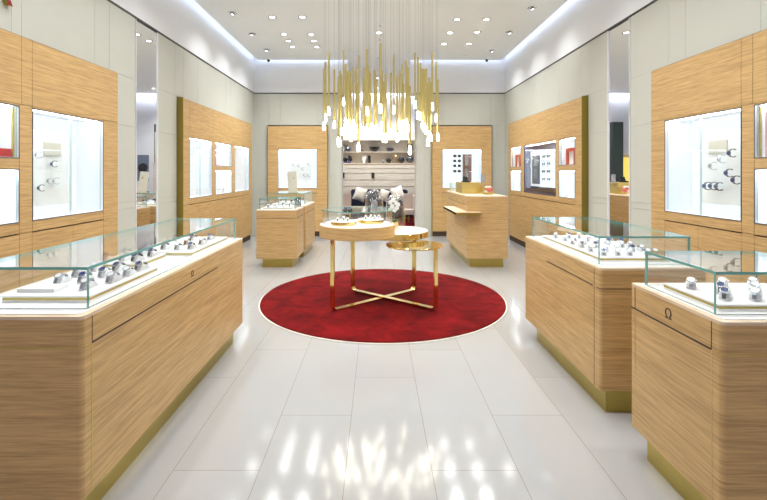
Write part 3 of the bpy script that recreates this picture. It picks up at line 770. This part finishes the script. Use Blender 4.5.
for px, py in ((272.4, 17), (302.4, 16.9), (284.1, 34.3), (311, 34.3), (288.4, 40.8), (313.9, 40.8), (292.4, 46.7), (316.9, 46.7)):
    downlight(*cpos(px, py), 'round recessed downlight in the ceiling left of the chandelier', 'fixed downlights left of the chandelier', power=P)
for px, py in ((456.9, 19.4), (486.3, 19.4), (450, 32.5), (477.3, 32), (443.9, 43.9), (469, 43.7)):
    downlight(*cpos(px, py), 'round recessed downlight in the ceiling right of the chandelier', 'fixed downlights right of the chandelier', power=P*1.2)
for px, py in ((232.7, 12.7), (252.2, 33.7), (266.9, 49.6)):
    downlight(*cpos(px, py), 'tilted dark-headed downlight along the left edge of the ceiling', 'tilted downlights on the left', True, P)
for px, py in ((532, 7.5), (509.2, 32), (491.6, 50.4)):
    downlight(*cpos(px, py), 'tilted dark-headed downlight along the right edge of the ceiling', 'tilted downlights on the right', True, P)
downlight(*cpos(292.9, 56.9), 'flat white ceiling disc at the far left of the ceiling', 'x', small=True); 
downlight(*cpos(466, 55.9), 'flat white ceiling disc at the far right of the ceiling', 'x', small=True)
downlight(*cpos(379, 32.6), 'round recessed downlight just above the chandelier tubes', 'x', power=P)
for o in C.objects:
    if o.get('group') == 'x': del o['group']
# added rows of unseen downlights above the frame, to light the near end
for y in (2.3, 3.3, 4.3, 5.4):
    for x in (-2.2, -1.45, -.75, .8, 1.5, 2.25):
        downlight(x, y, 'round recessed downlight added out of view to light the near end', 'added near downlights', power=P)
# lounge
for x, y in ((-1.6, 12.6), (0, 12.4), (1.6, 12.6), (-1.2, 13.9), (1.2, 13.9), (0, 13.8)):
    downlight(x, y, 'round recessed downlight in the lounge ceiling', 'lounge downlights', power=P*3.6)
for px, py, lab in ((269, 59.4, 'left'), (486.7, 58.8, 'right')):
    x, y = cpos(px, py); y = min(y, 10.3)
    t = thing('security_camera', 'small black dome security camera at the far %s ceiling corner' % lab, 'camera', (x, y, ZC))
    MB().lathe([(0, ZC), (.045, ZC), (.045, ZC-.02), (0, ZC-.02)], x, y, 20).build('mount', 'white_lacquer', t)
    MB().sphere(x, y, ZC-.04, .034, seg=14).build('lens_dome', 'black_gloss', t)
for px, py, lab, r in ((380, 24, 'round white sprinkler rosette above the chandelier centre', .06), (379.7, 38.3, 'small white ceiling sensor behind the chandelier', .045), (377.5, 56.8, 'tiny ceiling sprinkler at the far edge of the ceiling', .03)):
    x, y = cpos(px, py); y = min(y, 10.2)
    t = thing('ceiling_sprinkler', lab, 'sprinkler', (x, y, ZC))
    MB().lathe([(0, ZC), (r, ZC), (r*.8, ZC-.012), (0, ZC-.014)], x, y, 20).build('rosette', 'white_lacquer', t)
    MB().lathe([(0, ZC-.014), (.012, ZC-.014), (.012, ZC-.04), (.022, ZC-.042), (0, ZC-.045)], x, y, 12).build('sprinkler_head', 'steel', t)

# ------------------------------------------------------------------ showcase contents
def board(side, u0, u1, z0, z1, v, label):
    ax = uaxis(side); t = thing('display_board', label, 'display board', ax((u0+u1)/2, v, z0))
    m = MB(); ubox(m, ax, u0, u1, v, v+.02, z0, z1); m.build('panel', 'white_lacquer', t, bevel=.002)
    for k in range(1, 4):
        zz = z0+(z1-z0)*k/4; m = MB(); ubox(m, ax, u0+.005, u1-.005, v-.001, v+.001, zz-.002, zz+.002); m.build('groove', 'cushion_grey', t)
    return t, ax
def plaque(ax, u0, u1, z0, z1, v, label):
    m = MB(); ubox(m, ax, u0, u1, v-.012, v-.001, z0, z1); return tag(m.build('metal_plaque', 'beige_card'), label, 'plaque')
def stand_box(ax, u0, u1, v0, v1, z0, z1, mt, name, label, cat, grp=None):
    m = MB(); ubox(m, ax, u0, u1, v0, v1, z0, z1); return tag(m.build(name, mt, bevel=.002), label, cat, grp)
def pegwatch(ax, u, v, z, k, label, grp, sc=1., face=0.):
    x, y, zz = ax(u, v, z)
    dup(cprotos[k], (x, y, zz), face, label, grp, sc=sc)
# left near window
board('L', 3.80, 4.30, 1.24, 1.93, .17, 'white display board inside the near left wall showcase')
plaque(axL, 3.97, 4.18, 1.705, 1.825, .17, 'small gold plaque on the board in the near left showcase')
for i, (px, py) in enumerate(((38, 155), (54, 164), (50, 181), (56, 181), (41, 188))):
    u = (2.89+.13)*F/(CX-px); pegwatch(axL, u, .12, H-(py-CY)*u/F, (0, 1, 0, 0, 1)[i], 'small wristwatch pinned in the near left wall showcase', 'watches in the near left showcase', .8, 0.2)
board('R', 3.78, 4.235, 1.25, 1.93, .17, 'white display board inside the near right wall showcase')
plaque(axR, 3.92, 4.14, 1.725, 1.845, .17, 'small gold plaque on the board in the near right showcase')
for i, (px, py) in enumerate(((715, 166), (724, 159), (734, 153), (731, 173), (709, 186), (715, 186), (721, 186.5), (738, 180))):
    u = (3.01+.13)*F/(px-CX); pegwatch(axR, u, .12, H-(py-CY)*u/F, (0, 0, 1, 1, 1, 1, 2, 1)[i], 'wristwatch in a curved cuff pinned in the near right wall showcase', 'watches in the near right showcase', 1.0, 0)
stand_box(axL, 3.1, 3.455, .026, .08, 1.668, 1.735, 'red_card', 'red_block', 'red display block in the upper small showcase on the near left wall', 'display block')
stand_box(axL, 3.0, 3.40, .10, .115, 1.668, 1.95, 'white_lacquer', 'backing_card', 'white card behind the red block in the near left wall showcase', 'card')
stand_box(axR, 3.0, 3.405, .04, .055, 1.668, 2.02, 'pink_card', 'pink_card', 'pink card in the upper small showcase on the near right wall', 'card')
stand_box(axL, 2.95, 3.35, .10, .2, 1.148, 1.19, 'white_lacquer', 'display_block', 'low white block in the lower small showcase on the near left wall', 'display block')
stand_box(axR, 2.95, 3.35, .10, .2, 1.148, 1.19, 'white_lacquer', 'display_block', 'low white block in the lower small showcase on the near right wall', 'display block')
axFL = uaxis('L'); axFR = uaxis('R')
stand_box(axFL, 7.95, 8.10, .12, .14, 1.668, 1.98, 'grey_cloth', 'photo_card', 'grey picture card in the upper small showcase on the far left wall', 'card')
stand_box(axFL, 8.15, 8.45, .18, .19, 1.668, 2.0, 'pink_card', 'photo_card', 'pale pink card in the upper small showcase on the far left wall', 'card')
for k, (u, z) in enumerate(((7.95, 1.20), (8.15, 1.20), (8.3, 1.24))):
    stand_box(axFL, u, u+.12, .08, .2, 1.148, z, 'cushion_grey', 'display_block', 'pale block in the lower small showcase on the far left wall', 'display block', 'blocks in the far left showcase')
# red frames in the right small showcases
for (u0, u1, lab) in ((6.72, 7.04, 'nearer'), (9.32, 9.62, 'farther')):
    q = thing('card_display', 'red card frame in the %s upper small showcase on the far right wall' % lab, 'frame', axFR((u0+u1)/2, .14, 1.668))
    m = MB(); ubox(m, axFR, u0, u0+.05, .06, .10, 1.668, 1.93); ubox(m, axFR, u1-.05, u1, .06, .10, 1.668, 1.93); ubox(m, axFR, u0+.05, u1-.05, .06, .10, 1.88, 1.93); m.build('frame', 'red_card', q)
    m = MB(); ubox(m, axFR, u0+.05, u1-.05, .09, .095, 1.668, 1.88); m.build('card', 'white_lacquer', q)
for u in (6.7, 6.85, 7.0): stand_box(axFR, u, u+.09, .08, .18, 1.148, 1.185, 'cushion_grey', 'display_block', 'low pale block in the nearer lower showcase on the far right wall', 'display block', 'blocks in nearer lower showcase')
# glasses
def make_glasses():
    t = thing('eyeglasses', 'x', 'glasses', (0, 0, 0))
    for s in (-1, 1):
        MB().sphere(s*.034, 0, 0, .027, .004, .021, 12).build('lens', 'black_gloss', t)
        MB().tube([(s*.062, 0, .012), (s*.064, .03, .011), (s*.064, .05, .0)], .0025, 5).build('temple', 'dark_steel', t)
    MB().tube([(-.012, -.002, .008), (0, -.004, .012), (.012, -.002, .008)], .0025, 5).build('bridge', 'steel', t)
    return t
gp = make_glasses(); snap_kids()
# lit white panel and eyewear in the dark framed showcase (far right wall)
q = thing('light_box', 'bright backlit panel with eyewear inside the dark showcase on the right wall', 'light box', axFR(8.1, .2, 1.3))
m = MB(); ubox(m, axFR, 7.55, 8.76, .10, .13, 1.27, 1.96); m.build('diffuser', 'case_light', q)
m = MB(); ubox(m, axFR, 7.53, 8.78, .13, .15, 1.25, 1.98); m.build('back', 'dark_trim', q)
for z in (1.42, 1.56, 1.70, 1.83):
    for u in (7.68, 7.92): dup(gp, axFR(u, .035, z), -PI/2*0-PI/2, 'dark glasses in the dark framed showcase on the right wall', 'eyewear in the dark showcase', sc=1.15)
q = stand_box(axFR, 8.22, 8.60, .07, .085, 1.32, 1.86, 'grey_cloth', 'hanging_scarf', 'grey-blue patterned panel hanging in the dark framed showcase', 'scarf')
# back right window: eyewear + tall bronze stand
for z in (1.55, 1.68, 1.80, 1.92):
    dup(gp, axB(1.95, .13, z+.02), 0, 'pair of glasses in the lit showcase on the back right wall', 'eyewear on the back wall', sc=1.6)
q = thing('tall_watch_stand', 'tall bronze watch display stand in the back right showcase', 'display stand', axB(2.2, .12, 1.168))
m = MB(); ubox(m, axB, 2.09, 2.14, .12, .17, 1.168, 1.98); ubox(m, axB, 2.24, 2.30, .12, .17, 1.168, 1.98); ubox(m, axB, 2.14, 2.24, .14, .17, 1.63, 1.70); ubox(m, axB, 2.14, 2.24, .14, .17, 1.168, 1.40); m.build('column', 'brown_leather', q)
m = MB(); ubox(m, axB, 2.14, 2.24, .16, .17, 1.40, 1.63); ubox(m, axB, 2.14, 2.24, .16, .17, 1.70, 1.98); m.build('panel', 'steel', q)
# back left window watches
board('B', -2.18, -1.6, 1.25, 1.98, .2, 'white display board in the showcase on the back left wall')
for (u, z) in ((-2.02, 1.72), (-1.9, 1.70), (-1.80, 1.62), (-1.66, 1.74), (-1.76, 1.47), (-1.66, 1.47)):
    pegwatch(axB, u, .16, z, 1, 'small dark wristwatch in the showcase on the back left wall', 'watches in the back left showcase', .9)

# ------------------------------------------------------------------ wall lettering
cu = bpy.data.curves.new('l', 'FONT'); cu.body = 'OMEGA'; cu.size = .42; cu.extrude = .018; cu.align_x = 'RIGHT'
to = bpy.data.objects.new('l', cu); C.objects.link(to)
dg = bpy.context.evaluated_depsgraph_get(); me = bpy.data.meshes.new_from_object(to.evaluated_get(dg)); bpy.data.objects.remove(to)
me.materials.clear(); me.materials.append(MATS['dark_red']); me.materials.append(MATS['brass'])
for p in me.polygons: p.material_index = 0 if abs(p.normal.z) > .9 else 1
lo = bpy.data.objects.new('wall_lettering', me); C.objects.link(lo)
lo.location = (XL+.0185, 3.50, 2.885); lo.rotation_euler = (PI/2, 0, PI/2)
tag(lo, 'raised dark red letters high on the left cream wall', 'sign')

# ------------------------------------------------------------------ lounge behind the opening
struct(MB().box(-3.2, 3.3, 12.35, 14.9, 0, .012).build('floor_carpet', 'red_pile'))
t = thing('shelving_unit', 'pale wood wall unit with open shelves and long drawers at the lounge back', 'shelving unit', (.05, 14.7, 0))
SY0, SY1 = 14.55, 14.98
MB().box(-1.45, 1.55, SY0, SY1, .05, 1.82).build('base_cabinet', 'ash', t)
zs = [.08, .40, .62, .84, 1.06, 1.28, 1.50, 1.66, 1.80]
for a, b in zip(zs, zs[1:]):
    for xa, xb in ((-1.44, -.14), (-.13, 1.54)):
        MB().box(xa, xb, SY0-.025, SY0, a+.012, b-.012).build('drawer', 'ash', t)
for x in (-1.14, -.135):
    MB().box(x-.05, x+.05, SY0-.045, SY0-.026, 1.34, 1.53).build('handle', 'black_gloss', t)
MB().box(-1.45, 1.55, SY0-.03, SY1, 1.82, 1.85).build('worktop', 'pale_oak', t)
MB().box(-1.45, 1.55, SY0+.1, SY1, 2.215, 2.24).build('shelf', 'ash', t)
MB().box(-1.45, 1.55, SY0+.1, SY1, 2.62, 2.645).build('shelf', 'ash', t)
MB().box(-1.45, 1.55, SY1-.03, SY1, 1.85, 2.9).build('back_board', 'cream_leather', t)
for x in (-1.45, 1.53): MB().box(x, x+.02, SY0+.1, SY1, 1.85, 2.9).build('side_board', 'ash', t)
def S(px, d=14.75): return (px-CX)*d/F
# shelf ornaments
def vase(px, z, prof, mt, label, name='vase', cat='vase', seg=18):
    x = S(px); o = MB().lathe([(r, z+h) for r, h in prof], x, 14.78, seg).build(name, mt); return tag(o, label, cat)
UP, LO = 2.2405, 1.8505
vase(374.5, UP, [(0, 0), (.05, 0), (.15, .07), (.19, .16), (.17, .16), (.12, .07), (0, .03)], 'black_gloss', 'black bowl in the middle of the upper lounge shelf', 'bowl', 'bowl')
vase(390, UP, [(0, 0), (.05, 0), (.12, .06), (.14, .13), (.12, .13), (.08, .06), (0, .03)], 'dark_steel', 'dark grey bowl right of centre on the upper lounge shelf', 'bowl', 'bowl')
vase(361, UP, [(0, 0), (.08, 0), (.10, .05), (.05, .10), (0, .10)], 'brown_leather', 'low brown pot on the upper lounge shelf', 'pot', 'pot')
def frame(px, z, w, h, label):
    x = S(px); t = thing('picture_frame', label, 'frame', (x, 14.78, z))
    m = MB(); m.box(x-w/2, x-w/2+.03, 14.77, 14.79, z, z+h); m.box(x+w/2-.03, x+w/2, 14.77, 14.79, z, z+h); m.box(x-w/2+.03, x+w/2-.03, 14.77, 14.79, z+h-.03, z+h); m.box(x-w/2+.03, x+w/2-.03, 14.77, 14.79, z, z+.03); m.build('frame', 'black_gloss', t)
    MB().box(x-w/2+.03, x+w/2-.03, 14.779, 14.785, z+.03, z+h-.03).build('picture', 'beige_card', t)
frame(410, UP, .17, .27, 'black picture frame at the right end of the upper lounge shelf')
frame(343.5, UP, .13, .24, 'black picture frame at the left end of the upper lounge shelf')
vase(348.3, UP, [(0, 0), (.07, 0), (.09, .1), (.03, .2), (0, .2)], 'dark_steel', 'grey vase beside the frame at the left of the upper lounge shelf')
# lower shelf
t = thing('dark_plant', 'dark leafy arrangement in a navy box at the left of the lounge worktop', 'plant', (S(347), 14.7, LO))
MB().box(S(344), S(351), 14.62, 14.8, LO, LO+.06).build('box', 'navy_panel', t)
m = MB()
for k in range(12): m.sphere(S(347.5)+rnd.uniform(-.13, .13), 14.7+rnd.uniform(-.05, .05), LO+.12+rnd.uniform(-.03, .12), .05, .04, .05, 8)
m.build('foliage', 'black_gloss', t)
t = thing('white_coral', 'white coral shaped ornament on the lounge worktop', 'ornament', (S(364), 14.72, LO))
m = MB(); m.cyl(S(364), 14.72, LO, LO+.02, .05, 12)
for k in range(8): a = rnd.uniform(-1, 1); m.tube([(S(364), 14.72, LO+.02), (S(364)+a*.07, 14.72, LO+.12), (S(364)+a*.10+.02, 14.72, LO+.25)], .014, 6)
m.build('branches', 'petal_white', t)
vase(369.2, LO, [(0, 0), (.05, 0), (.055, .24), (.04, .27), (0, .27)], 'black_gloss', 'tall black vase on the lounge worktop')
t = thing('small_cloche', 'small glass dome with dark object on the lounge worktop', 'glass dome', (S(383.5), 14.72, LO))
MB().lathe([(.09, LO+.01), (.09, LO+.12), (.06, LO+.19), (0, LO+.22)], S(383.5), 14.72, 20).build('dome', 'dome_glass', t)
MB().cyl(S(383.5), 14.72, LO, LO+.01, .1, 20).build('base', 'black_gloss', t); MB().sphere(S(383.5), 14.72, LO+.06, .05, seg=12).build('figure', 'steel', t)
def ball(px, r, mt, label):
    x = S(px); return tag(MB().sphere(x, 14.72, LO+r, r, seg=16).build('sphere_ornament', mt), label, 'ornament')
ball(388.9, .085, 'black_gloss', 'black ball right of the small glass dome on the lounge worktop')
m = MB(); x = S(394.9); m.tube([(x-.07, 14.72, LO)]+[(x-.07*math.cos(a), 14.72, LO+.18+.07*math.sin(a)) for a in [PI*i/10 for i in range(11)]]+[(x+.07, 14.72, LO)], .02, 8)
tag(m.build('gold_arch', 'brass_polished'), 'gold arch ornament on the lounge worktop', 'ornament')
ball(401.2, .11, 'black_gloss', 'large black ball right of the gold arch on the lounge worktop')
ball(410, .12, 'dark_steel', 'dark ball near the right end of the lounge worktop')
ball(416.3, .07, 'black_gloss', 'small black ball at the right end of the lounge worktop')
# sofa
t = thing('sofa', 'dark navy sofa in the lounge with cream pillows', 'sofa', (.05, 13.7, .012))
sx0, sx1 = -.85, 1.0
MB().box(sx0, sx1, 13.35, 14.1, .16, .45).build('seat', 'navy_fabric', t, bevel=.03)
MB().box(sx0, sx1, 14.1, 14.3, .16, .98).build('backrest', 'navy_fabric', t, bevel=.03)
for x in (sx0-.12, sx1+.0): MB().box(x, x+.12, 13.35, 14.3, .16, .70).build('arm', 'navy_fabric', t, bevel=.03)
for x in (sx0, sx1-.05):
    for y in (13.42, 14.2): MB().box(x, x+.05, y, y+.05, .012, .16).build('leg', 'brass', t)
def pillow(px0, px1, z0, z1, y, rot, mt, label):
    xa, xb = S(px0, y), S(px1, y); w = (xb-xa)/2; h = (z1-z0)/2; m = MB(); N = 9; grid = {}
    for sgn in (-1, 1):
        for i in range(N):
            for j in range(N):
                a, b = i/(N-1)*2-1, j/(N-1)*2-1
                bulge = .085*((1-a*a)*(1-b*b))**.45
                if sgn == 1 and (i in (0, N-1) or j in (0, N-1)): grid[(1, i, j)] = grid[(-1, i, j)]; continue
                pin = 1-.10*(1-abs(a))*abs(b)**3; pin2 = 1-.10*(1-abs(b))*abs(a)**3
                grid[(sgn, i, j)] = m.bm.verts.new((a*w*pin2, sgn*bulge, b*h*pin))
        for i in range(N-1):
            for j in range(N-1): m.face([grid[(sgn, i, j)], grid[(sgn, i+1, j)], grid[(sgn, i+1, j+1)], grid[(sgn, i, j+1)]])
    m.xf(Matrix.Translation(((xa+xb)/2, y, (z0+z1)/2)) @ Matrix.Rotation(rot, 4, 'Y') @ Matrix.Rotation(-.25, 4, 'X'))
    return tag(m.build('throw_pillow', mt, angle=60), label, 'pillow')
pillow(354, 366, .62, 1.06, 13.85, .32, 'cream_fabric', 'cream throw pillow at the left end of the navy sofa')
pillow(379, 388.5, .62, 1.00, 13.85, .3, 'cream_fabric', 'cream throw pillow in the middle of the navy sofa')
pillow(391.5, 404, .62, 1.08, 13.9, -.36, 'cream_leather', 'larger cream throw pillow at the right end of the navy sofa')
for xs, lab in ((-1.12, 'left'), (.80, 'right')):
    t = thing('armchair', 'low pink-beige armchair at the %s side of the lounge' % lab, 'armchair', (xs+.17, 12.9, .012))
    MB().box(xs, xs+.34, 12.62, 13.1, .30, .45).build('seat', 'pink_beige', t, bevel=.02)
    MB().box(xs, xs+.07, 12.6, 13.1, .30, .86).build('arm', 'pink_beige', t, bevel=.02) if lab == 'left' else MB().box(xs+.27, xs+.34, 12.6, 13.1, .30, .86).build('arm', 'pink_beige', t, bevel=.02)
    MB().box(xs+.07 if lab == 'left' else xs, xs+.34 if lab == 'left' else xs+.27, 13.02, 13.1, .45, .90).build('backrest', 'pink_beige', t, bevel=.02)
    for a in (0, .30):
        for b in (12.63, 13.05): MB().box(xs+a+.005, xs+a+.03, b, b+.03, .012, .30).build('leg', 'brass', t)
# things only the mirrors show, at the lounge's back wall
t = thing('wall_picture', 'picture with a dark disc seen in the left wall mirror', 'picture', (2.12, LB, 1.24))
MB().box(1.93, 2.31, LB-.03, LB-.001, 1.24, 2.14).build('frame', 'grey_cloth', t)
MB().lathe([(0, 0), (.16, 0), (.16, .012), (0, .012)], 0, 0, 32).xf(Matrix.Translation((2.12, LB-.03, 1.70)) @ Matrix.Rotation(PI/2, 4, 'X')).build('disc', 'black_gloss', t)
tag(MB().box(1.62, 1.72, LB-.06, LB-.001, .05, 3.2).build('dark_column', 'dark_green'), 'tall dark panel seen at the right edge of the left mirror', 'panel')
t = thing('bar_cabinet', 'dark cabinet with a glowing gold niche seen in the right mirror', 'cabinet', (-2.25, LB-.2, .012))
MB().box(-2.62, -1.80, LB-.35, LB-.01, .012, 1.15).build('base', 'oak', t)
MB().box(-2.15, -1.80, LB-.3, LB-.01, 1.15, 3.25).build('dark_door', 'dark_green', t)
m = MB(); m.box(-2.62, -2.15, LB-.3, LB-.01, 2.05, 2.12); m.box(-2.62, -2.58, LB-.3, LB-.01, 1.15, 2.05); m.build('frame', 'oak', t)
MB().box(-2.58, -2.15, LB-.03, LB-.01, 1.15, 2.05).build('gold_back', 'gold_glow', t)

# remove prototypes
def kill(o):
    for ch in KIDS.get(o.name, []): kill(ch)
    bpy.data.objects.remove(o)
for o in protos+cprotos+[cush, gp]: kill(o)
for o in C.objects:
    if '_w' in o: del o['_w']

# ------------------------------------------------------------------ light and camera
w = bpy.data.worlds.new('World'); bpy.context.scene.world = w; w.use_nodes = True
w.node_tree.nodes['Background'].inputs[0].default_value = (1., .89, 1., 1); w.node_tree.nodes['Background'].inputs[1].default_value = .3
cd = bpy.data.cameras.new('Camera'); co = bpy.data.objects.new('Camera', cd); C.objects.link(co)
co.location = (0, 0, H); co.rotation_euler = (PI/2, 0, 0)
cd.sensor_width = 36; cd.sensor_fit = 'HORIZONTAL'; cd.lens = 36*F/767; cd.shift_x = (383.5-CX)/767; cd.shift_y = -(250-CY)/767
cd.clip_start = .02
sc = bpy.context.scene; sc.camera = co
sc.view_settings.view_transform = 'Standard'; sc.view_settings.look = 'None'; sc.view_settings.gamma = 1; sc.view_settings.use_curve_mapping = False
sc.view_settings.exposure = 1.04
